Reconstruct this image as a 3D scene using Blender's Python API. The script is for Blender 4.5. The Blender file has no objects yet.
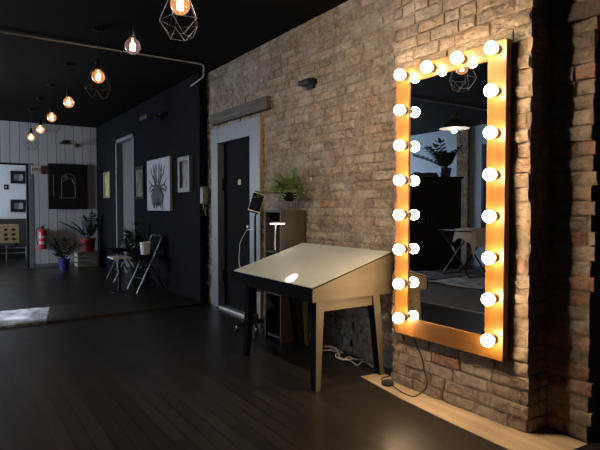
import bpy, bmesh, math, random
from math import sin, cos, pi, radians as R, sqrt, atan2
from mathutils import Vector, noise

random.seed(7)
SC = bpy.context.scene
COL = SC.collection

# ------------------------------------------------------------------ materials
def new_mat(name):
    m = bpy.data.materials.new(name); m.use_nodes = True
    nt = m.node_tree; nt.nodes.clear()
    out = nt.nodes.new('ShaderNodeOutputMaterial')
    return m, nt, out

def nd(nt, kind, **kw):
    n = nt.nodes.new(kind)
    for k, v in kw.items():
        if k in n.inputs.keys(): n.inputs[k].default_value = v
        else: setattr(n, k, v)
    return n

def ramp(nt, fac, c0, c1, p0=0.3, p1=0.7):
    r = nt.nodes.new('ShaderNodeValToRGB')
    r.color_ramp.elements[0].position = p0; r.color_ramp.elements[0].color = (*c0, 1)
    r.color_ramp.elements[1].position = p1; r.color_ramp.elements[1].color = (*c1, 1)
    nt.links.new(fac, r.inputs[0]); return r.outputs[0]

def mapped(nt, scale=(1, 1, 1), rot=(0, 0, 0)):
    tc = nt.nodes.new('ShaderNodeTexCoord')
    mp = nt.nodes.new('ShaderNodeMapping')
    mp.inputs['Scale'].default_value = scale; mp.inputs['Rotation'].default_value = rot
    nt.links.new(tc.outputs['Object'], mp.inputs[0]); return mp.outputs[0]

def plain(name, c, rough=0.5, metal=0.0, var=0.15, scale=18.0, bump=0.0, coat=0.0, spec=0.5, stretch=(1, 1, 1), rvar=0.0):
    """one colour with a little procedural mottling"""
    m, nt, out = new_mat(name)
    p = nd(nt, 'ShaderNodeBsdfPrincipled', Roughness=rough, Metallic=metal)
    p.inputs['Specular IOR Level'].default_value = spec
    p.inputs['Coat Weight'].default_value = coat
    p.inputs['Coat Roughness'].default_value = 0.03
    n = nd(nt, 'ShaderNodeTexNoise', Scale=scale, Detail=4.0)
    nt.links.new(mapped(nt, stretch), n.inputs['Vector'])
    lo = tuple(max(0, v * (1 - var)) for v in c); hi = tuple(min(1, v * (1 + var)) for v in c)
    nt.links.new(ramp(nt, n.outputs['Fac'], lo, hi), p.inputs['Base Color'])
    if rvar:
        mr = nd(nt, 'ShaderNodeMapRange'); mr.inputs['To Min'].default_value = rough - rvar; mr.inputs['To Max'].default_value = rough + rvar
        nt.links.new(n.outputs['Fac'], mr.inputs[0]); nt.links.new(mr.outputs[0], p.inputs['Roughness'])
    if bump:
        b = nd(nt, 'ShaderNodeBump', Strength=bump, Distance=0.01)
        nt.links.new(n.outputs['Fac'], b.inputs['Height']); nt.links.new(b.outputs[0], p.inputs['Normal'])
    nt.links.new(p.outputs[0], out.inputs[0]); return m

def wood(name, c0, c1, axis='Z', rough=0.4, grain=34.0, coat=0.0):
    m, nt, out = new_mat(name)
    p = nd(nt, 'ShaderNodeBsdfPrincipled', Roughness=rough)
    p.inputs['Coat Weight'].default_value = coat
    s = {'X': (.07, 1, 1), 'Y': (1, .07, 1), 'Z': (1, 1, .07)}[axis]
    v = mapped(nt, s)
    n = nd(nt, 'ShaderNodeTexNoise', Scale=grain, Detail=6.0, Distortion=0.6)
    nt.links.new(v, n.inputs['Vector'])
    nt.links.new(ramp(nt, n.outputs['Fac'], c0, c1, .32, .66), p.inputs['Base Color'])
    b = nd(nt, 'ShaderNodeBump', Strength=0.12, Distance=0.004)
    nt.links.new(n.outputs['Fac'], b.inputs['Height']); nt.links.new(b.outputs[0], p.inputs['Normal'])
    nt.links.new(p.outputs[0], out.inputs[0]); return m

def emit(name, c, s):
    m, nt, out = new_mat(name)
    e = nd(nt, 'ShaderNodeEmission', Color=(*c, 1), Strength=s)
    nt.links.new(e.outputs[0], out.inputs[0]); return m

def boards_mat(name, c0, c1, width, axis, rough, groove=0.14, worn_daylit=None, length=2.6):
    """planks: brick texture for the seams and the tone of each board, stretched noise for grain"""
    m, nt, out = new_mat(name)
    p = nd(nt, 'ShaderNodeBsdfPrincipled', Roughness=rough); p.inputs['Specular IOR Level'].default_value = .35
    rot = {'Y': (0, 0, pi / 2), 'Z': (pi / 2, 0, 0)}[axis]
    tc = nt.nodes.new('ShaderNodeTexCoord')
    sep = nt.nodes.new('ShaderNodeSeparateXYZ'); nt.links.new(tc.outputs['Object'], sep.inputs[0])
    cb = nt.nodes.new('ShaderNodeCombineXYZ')
    nt.links.new(sep.outputs[{'Y': 1, 'Z': 2}[axis]], cb.inputs[0]); nt.links.new(sep.outputs[0], cb.inputs[1])
    bt = nd(nt, 'ShaderNodeTexBrick', Scale=1.0)
    bt.inputs['Color1'].default_value = (*c0, 1); bt.inputs['Color2'].default_value = (*c1, 1)
    bt.inputs['Mortar'].default_value = (*[v * .2 for v in c0], 1)
    bt.inputs['Brick Width'].default_value = length; bt.inputs['Row Height'].default_value = width
    bt.inputs['Mortar Size'].default_value = 0.0035 if axis == 'Y' else 0.005; bt.inputs['Mortar Smooth'].default_value = 0.2
    nt.links.new(cb.outputs[0], bt.inputs['Vector'])
    v = mapped(nt, (1, .06, 1) if axis == 'Y' else (1, 1, .06))
    n = nd(nt, 'ShaderNodeTexNoise', Scale=26.0, Detail=6.0)
    nt.links.new(v, n.inputs['Vector'])
    mx = nd(nt, 'ShaderNodeMix', data_type='RGBA', blend_type='MULTIPLY'); mx.inputs[0].default_value = 0.7
    lo_ = .45 if axis == 'Y' else .86
    g = ramp(nt, n.outputs['Fac'], (lo_, lo_, lo_), (1.0, 1.0, 1.0), .3, .7)
    nt.links.new(bt.outputs['Color'], mx.inputs[6]); nt.links.new(g, mx.inputs[7])
    colour = mx.outputs[2]
    n2 = nd(nt, 'ShaderNodeTexNoise', Scale=1.7, Detail=5.0)
    nt.links.new(mapped(nt), n2.inputs['Vector'])
    if worn_daylit:
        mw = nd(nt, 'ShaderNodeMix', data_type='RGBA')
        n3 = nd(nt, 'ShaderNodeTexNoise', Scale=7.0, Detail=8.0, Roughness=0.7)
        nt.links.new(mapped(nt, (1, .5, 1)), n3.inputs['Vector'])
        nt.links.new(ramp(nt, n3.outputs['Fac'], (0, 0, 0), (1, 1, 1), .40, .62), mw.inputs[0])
        mw.inputs[7].default_value = (*worn_daylit, 1); nt.links.new(colour, mw.inputs[6]); colour = mw.outputs[2]
    nt.links.new(colour, p.inputs['Base Color'])
    mr = nd(nt, 'ShaderNodeMapRange'); mr.inputs['To Min'].default_value = rough - .1; mr.inputs['To Max'].default_value = rough + .12
    nt.links.new(n2.outputs['Fac'], mr.inputs[0]); nt.links.new(mr.outputs[0], p.inputs['Roughness'])
    b = nd(nt, 'ShaderNodeBump', Strength=groove, Distance=0.004)
    inv = nd(nt, 'ShaderNodeMath', operation='SUBTRACT'); inv.inputs[0].default_value = 1.0
    nt.links.new(bt.outputs['Fac'], inv.inputs[1])
    ad = nd(nt, 'ShaderNodeMath', operation='MULTIPLY_ADD'); ad.inputs[1].default_value = .25
    nt.links.new(n.outputs['Fac'], ad.inputs[0]); nt.links.new(inv.outputs[0], ad.inputs[2])
    nt.links.new(ad.outputs[0], b.inputs['Height']); nt.links.new(b.outputs[0], p.inputs['Normal'])
    nt.links.new(p.outputs[0], out.inputs[0]); return m

def brick_mat():
    m, nt, out = new_mat('old_brick')
    p = nd(nt, 'ShaderNodeBsdfPrincipled', Roughness=0.9)
    p.inputs['Specular IOR Level'].default_value = .2
    at = nd(nt, 'ShaderNodeAttribute', attribute_name='Col')
    n = nd(nt, 'ShaderNodeTexNoise', Scale=30.0, Detail=6.0, Roughness=0.7); nt.links.new(mapped(nt), n.inputs['Vector'])
    n2 = nd(nt, 'ShaderNodeTexNoise', Scale=5.0, Detail=6.0, Roughness=0.65); nt.links.new(mapped(nt), n2.inputs['Vector'])
    mx = nd(nt, 'ShaderNodeMix', data_type='RGBA', blend_type='MULTIPLY'); mx.inputs[0].default_value = 1.0
    nt.links.new(at.outputs['Color'], mx.inputs[6])
    nt.links.new(ramp(nt, n.outputs['Fac'], (.5, .47, .45), (1.15, 1.12, 1.1), .3, .68), mx.inputs[7])
    lime = nd(nt, 'ShaderNodeMix', data_type='RGBA'); lime.inputs[7].default_value = (.50, .42, .34, 1)
    nt.links.new(mx.outputs[2], lime.inputs[6])
    nt.links.new(ramp(nt, n2.outputs['Fac'], (0, 0, 0), (.62, .62, .62), .46, .68), lime.inputs[0])
    nt.links.new(lime.outputs[2], p.inputs['Base Color'])
    b = nd(nt, 'ShaderNodeBump', Strength=0.9, Distance=0.012)
    n4 = nd(nt, 'ShaderNodeTexNoise', Scale=13.0, Detail=8.0, Roughness=0.75); nt.links.new(mapped(nt), n4.inputs['Vector'])
    sm = nd(nt, 'ShaderNodeMath', operation='MULTIPLY_ADD'); sm.inputs[1].default_value = 1.3
    nt.links.new(n4.outputs['Fac'], sm.inputs[0]); nt.links.new(n.outputs['Fac'], sm.inputs[2]); nt.links.new(sm.outputs[0], b.inputs['Height']); nt.links.new(b.outputs[0], p.inputs['Normal'])
    nt.links.new(p.outputs[0], out.inputs[0]); return m

def glass_mat(name, tint=(1, 1, 1), gloss=0.1):
    m, nt, out = new_mat(name)
    t = nd(nt, 'ShaderNodeBsdfTransparent', Color=(*tint, 1))
    g = nd(nt, 'ShaderNodeBsdfGlossy', Roughness=0.03)
    fr = nd(nt, 'ShaderNodeFresnel', IOR=1.45)
    mx = nt.nodes.new('ShaderNodeMixShader')
    nt.links.new(fr.outputs[0], mx.inputs[0]); nt.links.new(t.outputs[0], mx.inputs[1]); nt.links.new(g.outputs[0], mx.inputs[2])
    nt.links.new(mx.outputs[0], out.inputs[0]); return m

def glow_glass(name, c, s, tint):
    m, nt, out = new_mat(name)
    t = nd(nt, 'ShaderNodeBsdfTransparent', Color=(*tint, 1))
    g = nd(nt, 'ShaderNodeBsdfGlossy', Roughness=0.05)
    e = nd(nt, 'ShaderNodeEmission', Color=(*c, 1), Strength=s)
    lw = nd(nt, 'ShaderNodeLayerWeight', Blend=0.35)
    mx = nt.nodes.new('ShaderNodeMixShader'); ad = nt.nodes.new('ShaderNodeAddShader')
    nt.links.new(lw.outputs['Facing'], mx.inputs[0]); nt.links.new(t.outputs[0], mx.inputs[1]); nt.links.new(g.outputs[0], mx.inputs[2])
    nt.links.new(mx.outputs[0], ad.inputs[0]); nt.links.new(e.outputs[0], ad.inputs[1])
    nt.links.new(ad.outputs[0], out.inputs[0]); return m

M = {}
M['brick'] = brick_mat()
M['floor'] = boards_mat('dark_floor_boards', (.020, .017, .015), (.032, .027, .023), .085, 'Y', .32)
M['worn_daylit'] = boards_mat('worn_daylit_boards', (.05, .05, .055), (.09, .09, .095), .085, 'Y', .34, worn_daylit=(.42, .43, .46))  # pale wear colour that also puts the daylight patch into the boards
M['planks'] = boards_mat('white_wall_planks', (.58, .58, .61), (.66, .66, .69), .167, 'Z', .55, groove=.6, length=9.0)
M['ceiling'] = plain('black_ceiling_paint', (.0035, .0035, .0035), .8, spec=.1)
M['navy'] = plain('navy_wall_paint', (.0062, .0073, .0098), .85, scale=5, bump=.05, spec=.06)
M['pale'] = plain('pale_blue_wall_paint', (.46, .60, .74), .6, scale=3, var=.06)
M['charcoal'] = plain('charcoal_wall_paint', (.05, .05, .055), .7, scale=4)
M['white_wall'] = plain('white_wall_paint', (.62, .63, .65), .6, scale=3, var=.05)
M['casing'] = plain('white_gloss_trim', (.165, .18, .205), .45, scale=8, var=.06)
M['door'] = plain('dark_blue_door_paint', (.0058, .0066, .0090), .8, scale=9, spec=.06)
M['grey_door'] = plain('grey_door_paint', (.11, .105, .11), .5, scale=6, var=.06)
M['raw_edge'] = wood('raw_timber', (.30, .17, .08), (.46, .28, .14), 'Z', .6)
M['lintel'] = wood('weathered_timber', (.055, .043, .034), (.13, .10, .08), 'Y', .8)
M['beam'] = wood('brown_beam_timber', (.05, .03, .02), (.11, .07, .045), 'X', .7)
M['strip'] = wood('bare_pale_boards', (.33, .235, .145), (.47, .345, .22), 'Y', .75, grain=20)
M['pineZ'] = wood('pine_upright', (.165, .066, .011), (.26, .115, .022), 'Z', .42, coat=.15)
M['pineY'] = wood('pine_crosspiece', (.165, .066, .011), (.26, .115, .022), 'Y', .42, coat=.15)
M['bulb'] = emit('lit_opal_glass', (1.0, .70, .40), 76.0)
M['collar'] = plain('grey_socket_plastic', (.035, .030, .026), .5)
m_, nt_, out_ = new_mat('silvered_glass')
g_ = nd(nt_, 'ShaderNodeBsdfGlossy', Color=(.82, .84, .85, 1), Roughness=0.0); nt_.links.new(g_.outputs[0], out_.inputs[0]); M['mirror'] = m_
M['black'] = plain('black_paint', (.010, .010, .011), .5, spec=.2)
M['satin_black'] = plain('black_laminate', (.0045, .0055, .008), .8, spec=.04)
M['cage'] = plain('grey_wire', (.055, .052, .05), .5, metal=.3)
M['iron'] = plain('black_iron', (.02, .02, .02), .4, metal=.6)
M['ply'] = wood('plywood_side', (.125, .098, .066), (.155, .122, .083), 'X', .5, grain=16)
M['leg_wood'] = wood('plywood_leg', (.13, .112, .080), (.18, .158, .112), 'Z', .5, grain=16)
M['top'] = plain('grey_green_glass_top', (.46, .48, .43), .5, var=.03, scale=3, spec=.2, coat=.6)
M['shelf_wood'] = plain('brown_board', (.055, .044, .034), .6, scale=10, stretch=(1, 1, .2))
M['shelf_black'] = plain('black_board', (.012, .012, .012), .6)
M['leaf'] = plain('fern_green', (.34, .44, .20), .55, var=.4, scale=25)
M['dark_leaf'] = plain('deep_green_leaf', (.035, .065, .035), .4, var=.4, scale=20)
M['stem'] = plain('green_stem', (.06, .09, .04), .5)
M['soil'] = plain('potting_soil', (.02, .015, .01), .95)
M['red'] = plain('red_enamel', (.42, .02, .03), .35)
M['red_pot'] = plain('red_plastic_pot', (.30, .02, .025), .5)
M['blue_pot'] = plain('cobalt_glazed_pot', (.035, .035, .20), .4)
M['white'] = plain('white_plastic', (.72, .72, .72), .4, var=.04)
M['ivory'] = plain('ivory_plastic', (.42, .40, .36), .4, var=.05)
M['crate'] = wood('crate_slats', (.26, .22, .17), (.40, .35, .28), 'X', .7)
M['steel'] = plain('brushed_steel', (.5, .5, .52), .3, metal=1.0)
M['chrome'] = plain('dull_chrome', (.22, .23, .25), .3, metal=1.0)
M['brass'] = plain('aged_brass', (.30, .20, .09), .35, metal=.9)
M['gold'] = plain('gilt_frame', (.34, .29, .14), .4, metal=.5)
M['silver'] = plain('grey_silver_frame', (.15, .145, .14), .4, metal=.3)
M['canvas'] = plain('pale_canvas', (.37, .385, .42), .7, var=.12, scale=6)
M['ink'] = plain('dark_ink', (.03, .035, .045), .6)
M['photo'] = plain('dim_print', (.12, .11, .10), .5, var=.7, scale=9)
M['photo_green'] = plain('green_gold_print', (.30, .30, .16), .5, var=.5, scale=9)
M['chalk'] = plain('chalk_grey', (.11, .105, .10), .6, var=.6, scale=30)
M['cloth'] = plain('white_towel', (.86, .83, .77), .9, var=.08, scale=60, bump=.3)
M['blanket'] = plain('grey_blanket', (.09, .095, .10), .95, scale=40)
M['rug'] = plain('mottled_rug', (.42, .41, .39), .95, var=.75, scale=5)
M['mat'] = plain('brown_mat', (.085, .06, .045), .8, var=.2)
M['alu'] = plain('aluminium_strip', (.55, .53, .5), .4, metal=.6)
M['oldbox'] = plain('black_lacquer', (.012, .011, .010), .6, spec=.15)
M['clear'] = glass_mat('window_glass')
M['screen'] = plain('black_screen_glass', (.006, .006, .008), .12)
M['led'] = emit('lit_led_diffuser', (1.0, .93, .82), 9.0)
M['enamel'] = plain('white_enamel', (.8, .8, .8), .3, var=.03)
M['enamel_dark'] = plain('dark_enamel', (.05, .05, .055), .35)
M['pend'] = emit('lit_pendant_bulb', (1.0, .84, .66), 380.0)
M['amber'] = glow_glass('amber_lamp_glass', (1.0, .42, .15), .42, (.97, .84, .68))
M['smoke'] = glow_glass('smoky_lamp_glass', (.9, .55, .55), .12, (.75, .62, .62))
M['spot'] = emit('lit_spot_lens', (1.0, .86, .72), 1350.0)
M['filament'] = emit('glowing_filament', (1.0, .66, .38), 16.0)
M['basket'] = wood('yellow_birch', (.52, .36, .16), (.66, .48, .24), 'X', .5)
M['sofa'] = plain('dark_grey_fabric', (.045, .042, .04), .9)
M['sign_white'] = plain('sign_white', (.62, .58, .56), .5, var=.04)
M['sign_red'] = plain('sign_red', (.10, .012, .015), .5)
M['yellow_label'] = plain('yellow_label', (.55, .50, .20), .6, var=.05)
M['cable_white'] = plain('white_cable', (.82, .81, .78), .45)
M['cable_black'] = plain('black_cable', (.012, .012, .012), .45)
M['pipe'] = plain('galvanised_pipe', (.40, .40, .40), .45, metal=.2)
M['rubber'] = plain('black_rubber', (.012, .012, .012), .7)

# ------------------------------------------------------------------ mesh helpers
class MB:
    def __init__(s): s.v = []; s.f = []; s.mi = []; s.smooth = []; s.cur = 0
    def add(s, vs, fs, smooth=False):
        o = len(s.v); s.v += [tuple(v) for v in vs]
        for f in fs: s.f.append(tuple(i + o for i in f)); s.mi.append(s.cur); s.smooth.append(smooth)
        return s
    def box(s, a, b, bev=0.0):
        x0, y0, z0 = [min(p, q) for p, q in zip(a, b)]; x1, y1, z1 = [max(p, q) for p, q in zip(a, b)]
        if bev <= 0:
            vs = [(x, y, z) for x in (x0, x1) for y in (y0, y1) for z in (z0, z1)]
            return s.add(vs, [(0, 1, 3, 2), (4, 6, 7, 5), (0, 4, 5, 1), (2, 3, 7, 6), (0, 2, 6, 4), (1, 5, 7, 3)])
        bm = bmesh.new(); bmesh.ops.create_cube(bm, size=1.0)
        for v in bm.verts: v.co = Vector(((x0 + x1) / 2 + v.co.x * (x1 - x0), (y0 + y1) / 2 + v.co.y * (y1 - y0), (z0 + z1) / 2 + v.co.z * (z1 - z0)))
        bmesh.ops.bevel(bm, geom=bm.edges[:], offset=bev, segments=2, affect='EDGES', profile=.5)
        bm.verts.index_update(); s.add([v.co for v in bm.verts], [[v.index for v in f.verts] for f in bm.faces]); bm.free(); return s
    def hexa(s, bot, top):
        vs = list(bot) + list(top); n = len(bot)
        return s.add(vs, [tuple(range(n))[::-1], tuple(range(n, 2 * n))] + [(i, (i + 1) % n, n + (i + 1) % n, n + i) for i in range(n)])
    def prism(s, poly, ax, a, b):
        """poly of 2-D points in the two other axes, extruded along ax from a to b"""
        def P(p, t): return {'X': (t, p[0], p[1]), 'Y': (p[0], t, p[1]), 'Z': (p[0], p[1], t)}[ax]
        return s.hexa([P(p, a) for p in poly], [P(p, b) for p in poly])
    def tube(s, pts, r, n=8, closed=False, caps=True):
        pts = [Vector(p) for p in pts]; rs = r if isinstance(r, (list, tuple)) else [r] * len(pts)
        vs = []; up = None
        for i, p in enumerate(pts):
            if closed: t = (pts[(i + 1) % len(pts)] - pts[i - 1])
            else: t = pts[min(i + 1, len(pts) - 1)] - pts[max(i - 1, 0)]
            t = t.normalized() if t.length > 1e-9 else Vector((0, 0, 1))
            if up is None: up = Vector((0, 0, 1)) if abs(t.z) < .9 else Vector((1, 0, 0))
            a = t.cross(up)
            if a.length < 1e-5: a = t.orthogonal()
            a.normalize(); up = a.cross(t).normalized()
            for k in range(n): vs.append(p + (a * cos(2 * pi * k / n) + up * sin(2 * pi * k / n)) * rs[i])
        fs = []; L = len(pts)
        for i in range(L if closed else L - 1):
            j = (i + 1) % L
            for k in range(n): fs.append((i * n + k, i * n + (k + 1) % n, j * n + (k + 1) % n, j * n + k))
        if caps and not closed: fs += [tuple(range(n))[::-1], tuple((L - 1) * n + k for k in range(n))]
        return s.add(vs, fs, True)
    def lathe(s, prof, c=(0, 0, 0), n=24, axis='Z'):
        """prof: (radius, height) pairs"""
        vs = []; c = Vector(c)
        for r, h in prof:
            for k in range(n):
                a = 2 * pi * k / n; u, w = r * cos(a), r * sin(a)
                vs.append(c + Vector({'Z': (u, w, h), 'X': (h, u, w), 'Y': (w, h, u)}[axis]))
        fs = []
        for i in range(len(prof) - 1):
            for k in range(n): fs.append((i * n + k, i * n + (k + 1) % n, (i + 1) * n + (k + 1) % n, (i + 1) * n + k))
        if prof[0][0] > 1e-6: fs.append(tuple(range(n))[::-1])
        if prof[-1][0] > 1e-6: fs.append(tuple((len(prof) - 1) * n + k for k in range(n)))
        return s.add(vs, fs, True)
    def ball(s, c, r, n=20, sz=1.0):
        return s.lathe([(max(r * sin(pi * i / 12), 1e-7), -r * sz * cos(pi * i / 12)) for i in range(13)], c, n)
    def leaf(s, base, d, length, width, bend=0.2, thick=0.0015):
        """a small pointed leaf with thickness, folded along its midrib"""
        d = Vector(d).normalized(); sd = d.cross(Vector((0, 0, 1)))
        if sd.length < 1e-3: sd = Vector((1, 0, 0))
        sd.normalize(); nn = sd.cross(d).normalized(); b = Vector(base); vs = []
        prof = [(0, .12), (.25, .8), (.55, 1), (.82, .6), (1, .04)]
        for lay in (0, 1):
            for t, w in prof:
                c = b + d * (t * length) - Vector((0, 0, 1)) * (bend * length * t * t) + nn * (thick * (1 - 2 * lay))
                vs += [c - sd * (w * width / 2) + nn * width * .12, c, c + sd * (w * width / 2) + nn * width * .12]
        fs = []
        for i in range(4):
            o = i * 3
            fs += [(o, o + 1, o + 4, o + 3), (o + 1, o + 2, o + 5, o + 4)]
            q = 15 + o
            fs += [(q + 3, q + 4, q + 1, q), (q + 4, q + 5, q + 2, q + 1)]
        return s.add(vs, fs, True)
    def build(s, name, mats, parent=None, col=None):
        me = bpy.data.meshes.new(name); me.from_pydata(s.v, [], s.f); me.update()
        for m in (mats if isinstance(mats, (list, tuple)) else [mats]): me.materials.append(m)
        me.polygons.foreach_set('material_index', s.mi); me.polygons.foreach_set('use_smooth', s.smooth)
        bm = bmesh.new(); bm.from_mesh(me); bmesh.ops.recalc_face_normals(bm, faces=bm.faces[:]); bm.to_mesh(me); bm.free()
        if any(s.smooth):
            try: me.set_sharp_from_angle(angle=R(40))
            except Exception: pass
        o = bpy.data.objects.new(name, me); COL.objects.link(o)
        if parent: o.parent = parent
        return o

def tag(o, label, cat, group=None, kind=None):
    o['label'] = label; o['category'] = cat
    if group: o['group'] = group
    if kind: o['kind'] = kind
    return o
def thing(name, label, cat, loc=(0, 0, 0), rz=0, group=None):
    o = bpy.data.objects.new(name, None); COL.objects.link(o); o.location = loc; o.rotation_euler = (0, 0, rz)
    o.empty_display_size = .1
    return tag(o, label, cat, group)
def struct(o): o['kind'] = 'structure'; return o
def dup(root, loc, label, rz=None):
    r = root.copy(); COL.objects.link(r); r.location = loc; r['label'] = label
    if rz is not None: r.rotation_euler = (0, 0, rz)
    for ch in list(root.children):
        c = ch.copy(); COL.objects.link(c); c.parent = r
        for g in ch.children:
            d = g.copy(); COL.objects.link(d); d.parent = c
    return r
def smooth_path(pts, n=6):
    """Catmull-Rom through the points"""
    P = [Vector(p) for p in pts]; P = [P[0] * 2 - P[1]] + P + [P[-1] * 2 - P[-2]]; out = []
    for i in range(1, len(P) - 2):
        for k in range(n):
            t = k / n; a, b, c, d = P[i - 1:i + 3]
            out.append(.5 * ((2 * b) + (c - a) * t + (2 * a - 5 * b + 4 * c - d) * t * t + (3 * b - a - 3 * c + d) * t ** 3))
    out.append(P[-2]); return out

# ------------------------------------------------------------------ room
WX, PX, CZ, FY, DX = 2.72, 2.54, 2.90, 11.75, 2.62   # brick plane, pier plane, ceiling, far wall, navy wall plane
LX, BY = -4.1, -3.2

struct(MB().box((LX - .2, BY - .2, -.12), (3.6, 15.0, 0)).build('floor', M['floor']))
struct(MB().box((LX - .2, BY - .2, CZ), (3.6, 15.0, CZ + .15)).build('ceiling', M['ceiling']))

# ---- bricks
PAL = [(.40, .32, .24), (.38, .29, .21), (.43, .35, .27), (.35, .28, .22), (.44, .36, .28), (.40, .29, .21), (.40, .34, .28), (.33, .26, .20)]
REDS = [(.41, .23, .15), (.43, .25, .17), (.36, .20, .14)]
class Bricks:
    def __init__(s, seed): s.v = []; s.f = []; s.c = []; s.rn = random.Random(seed)
    def face(s, O, U, N, u0, u1, z0, z1, holes=(), rough=1.0, tooth0=0.0, tooth1=0.0, course=.078, red=.1, depth=.03):
        """courses on the face through O, running along U, looking along N"""
        O = Vector(O); U = Vector(U); N = Vector(N); rn = s.rn; row = 0; z = z0
        L = .235
        while z < z1 - .01:
            h = min(course * rn.uniform(.96, 1.04), z1 - z); off = (row % 2) * L * .5 + rn.uniform(-.03, .03); u = u0 - off
            a0 = u0 + rn.uniform(-tooth0, tooth0 * .3); a1 = u1 + rn.uniform(-tooth1 * .3, tooth1)
            while u < a1:
                w = L * (rn.uniform(.92, 1.08) if rn.random() > .28 else .5)
                p, q = max(u, a0), min(u + w, a1)
                if q - p > .035:
                    segs = [(p, q)]
                    for (hu0, hu1, hz0, hz1) in holes:
                        if z + h > hz0 + .005 and z < hz1 - .005:
                            ns = []
                            for (m, n) in segs:
                                if n <= hu0 or m >= hu1: ns.append((m, n))
                                else:
                                    if m < hu0 - .03: ns.append((m, hu0))
                                    if n > hu1 + .03: ns.append((hu1, n))
                            segs = ns
                    for m, n in segs: s.one(O, U, N, m, n, z, z + h, rough, red, depth)
                u += w
            z += h; row += 1
        return s
    def one(s, O, U, N, p, q, z0, z1, rough, red, depth):
        rn = s.rn; j = .0055
        jit = lambda: rn.uniform(-.35, 1) * j
        p += j + jit() * .5; q -= j + jit() * .5; z0 += j * .8 + jit() * .4; z1 -= j * .8 + jit() * .4
        big = noise.noise(Vector((p * 1.3 + O.x, z0 * 1.7, O.y)))
        out = rn.uniform(-.005, .003) * rough + big * .006 * rough
        if rn.random() < .035 * rough: out -= .014
        tilt_u, tilt_z = rn.uniform(-.002, .002) * rough, rn.uniform(-.002, .002) * rough
        nu = max(3, int((q - p) / .024) + 2); nz = 6; o = len(s.v)
        c = rn.choice(REDS) if rn.random() < red else rn.choice(PAL)
        k = rn.uniform(.86, 1.12); c = tuple(min(1, x * k) for x in c)
        rr = rn.uniform(.002, .005)
        for i in range(nu + 2):
            for jn in range(nz + 2):
                a = min(max((i - 1) / (nu - 1), 0), 1); b = min(max((jn - 1) / (nz - 1), 0), 1)
                u = p + (q - p) * a; z = z0 + (z1 - z0) * b
                skirt = i == 0 or jn == 0 or i == nu + 1 or jn == nz + 1
                if skirt: d = -depth
                else:
                    e = min(a, 1 - a) * (q - p); f = min(b, 1 - b) * (z1 - z0)
                    d = out + tilt_u * (a * 2 - 1) + tilt_z * (b * 2 - 1)
                    d += noise.noise(Vector((u * 16 + O.x * 3, z * 16, O.y * 5))) * .006 * rough + noise.noise(Vector((u * 42, z * 42, O.x))) * .004 * rough
                    if e < .004: d -= rr * (1 + .8 * noise.noise(Vector((u * 30, z * 30, 5))))
                    if f < .004: d -= rr * .8
                    u += noise.noise(Vector((u * 25, z * 25, 3))) * .004; z += noise.noise(Vector((u * 25, z * 25, 9))) * .003
                s.v.append(tuple(O + U * u + N * d + Vector((0, 0, z)))); s.c.append((*c, 1))
        m = nz + 2
        for i in range(nu + 1):
            for jn in range(m - 1):
                s.f.append((o + i * m + jn, o + (i + 1) * m + jn, o + (i + 1) * m + jn + 1, o + i * m + jn + 1))
    def mortar(s, vs, fs, c=(.33, .27, .20)):
        o = len(s.v); s.v += vs; s.c += [(*c, 1)] * len(vs); s.f += [tuple(i + o for i in f) for f in fs]; return s
    def mbox(s, a, b, c=(.30, .25, .19)):
        t = MB().box(a, b); return s.mortar(t.v, t.f, c)
    def build(s, name):
        me = bpy.data.meshes.new(name); me.from_pydata(s.v, [], s.f); me.update()
        at = me.color_attributes.new('Col', 'FLOAT_COLOR', 'POINT')
        for i, c in enumerate(s.c): at.data[i].color = c
        bm = bmesh.new(); bm.from_mesh(me); bmesh.ops.recalc_face_normals(bm, faces=bm.faces[:]); bm.to_mesh(me); bm.free()
        me.polygons.foreach_set('use_smooth', [False] * len(me.polygons))
        me.materials.append(M['brick']); o = bpy.data.objects.new(name, me); COL.objects.link(o); return o

DY0, DY1, DZ = 4.99, 5.86, 2.02       # the door hole in the brick wall
b = Bricks(3)
MR = .011
b.mbox((WX + MR, 2.60, 0), (WX + .3, DY0, CZ)).mbox((WX + MR, DY1, 0), (WX + .3, 6.25, CZ)).mbox((WX + MR, DY0, DZ), (WX + .3, DY1, CZ))
b.face((WX, 0, 0), (0, 1, 0), (-1, 0, 0), 2.62, 6.22, 0, CZ, holes=[(DY0, DY1, 0, DZ)], rough=1.7, red=.015, course=.072)
# the shallow pier the mirror hangs on
b.mbox((PX + MR, 1.63 + MR, 0), (WX + .3, 2.66 - MR, CZ))
b.face((PX, 0, 0), (0, 1, 0), (-1, 0, 0), 1.63, 2.66, 0, CZ, rough=1.1, tooth0=.012, tooth1=.012, red=.03)
b.face((0, 1.63, 0), (1, 0, 0), (0, -1, 0), PX + .004, WX + .02, 0, CZ, rough=.8, red=.1)
b.face((0, 2.66, 0), (1, 0, 0), (0, 1, 0), PX + .004, WX + .02, 0, CZ, rough=.8, red=.1)
# the recessed strip and its broken end
b.mbox((WX + MR, 1.41, 0), (WX + .3, 1.70, CZ))
b.face((WX, 0, 0), (0, 1, 0), (-1, 0, 0), 1.40, 1.68, 0, CZ, rough=1.4, tooth0=.022, red=.55)
b.face((0, 1.41, 0), (1, 0, 0), (0, -1, 0), WX + .01, WX + .30, 0, CZ, rough=.8, red=.3)
struct(b.build('wall_right'))
# black-painted wall and side door beyond the brick strip
struct(MB().box((WX + .3, BY, 0), (WX + .45, 1.72, CZ)).build('wall_side', M['black']))
struct(MB().box((WX - .02, .60, 2.18), (WX + .28, 1.56, 2.27), .006).build('trim_2', M['beam']))
struct(MB().box((WX + .02, 1.20, 1.99), (WX + .16, 1.385, 2.17), .006).build('trim_3', M['raw_edge']))

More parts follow.
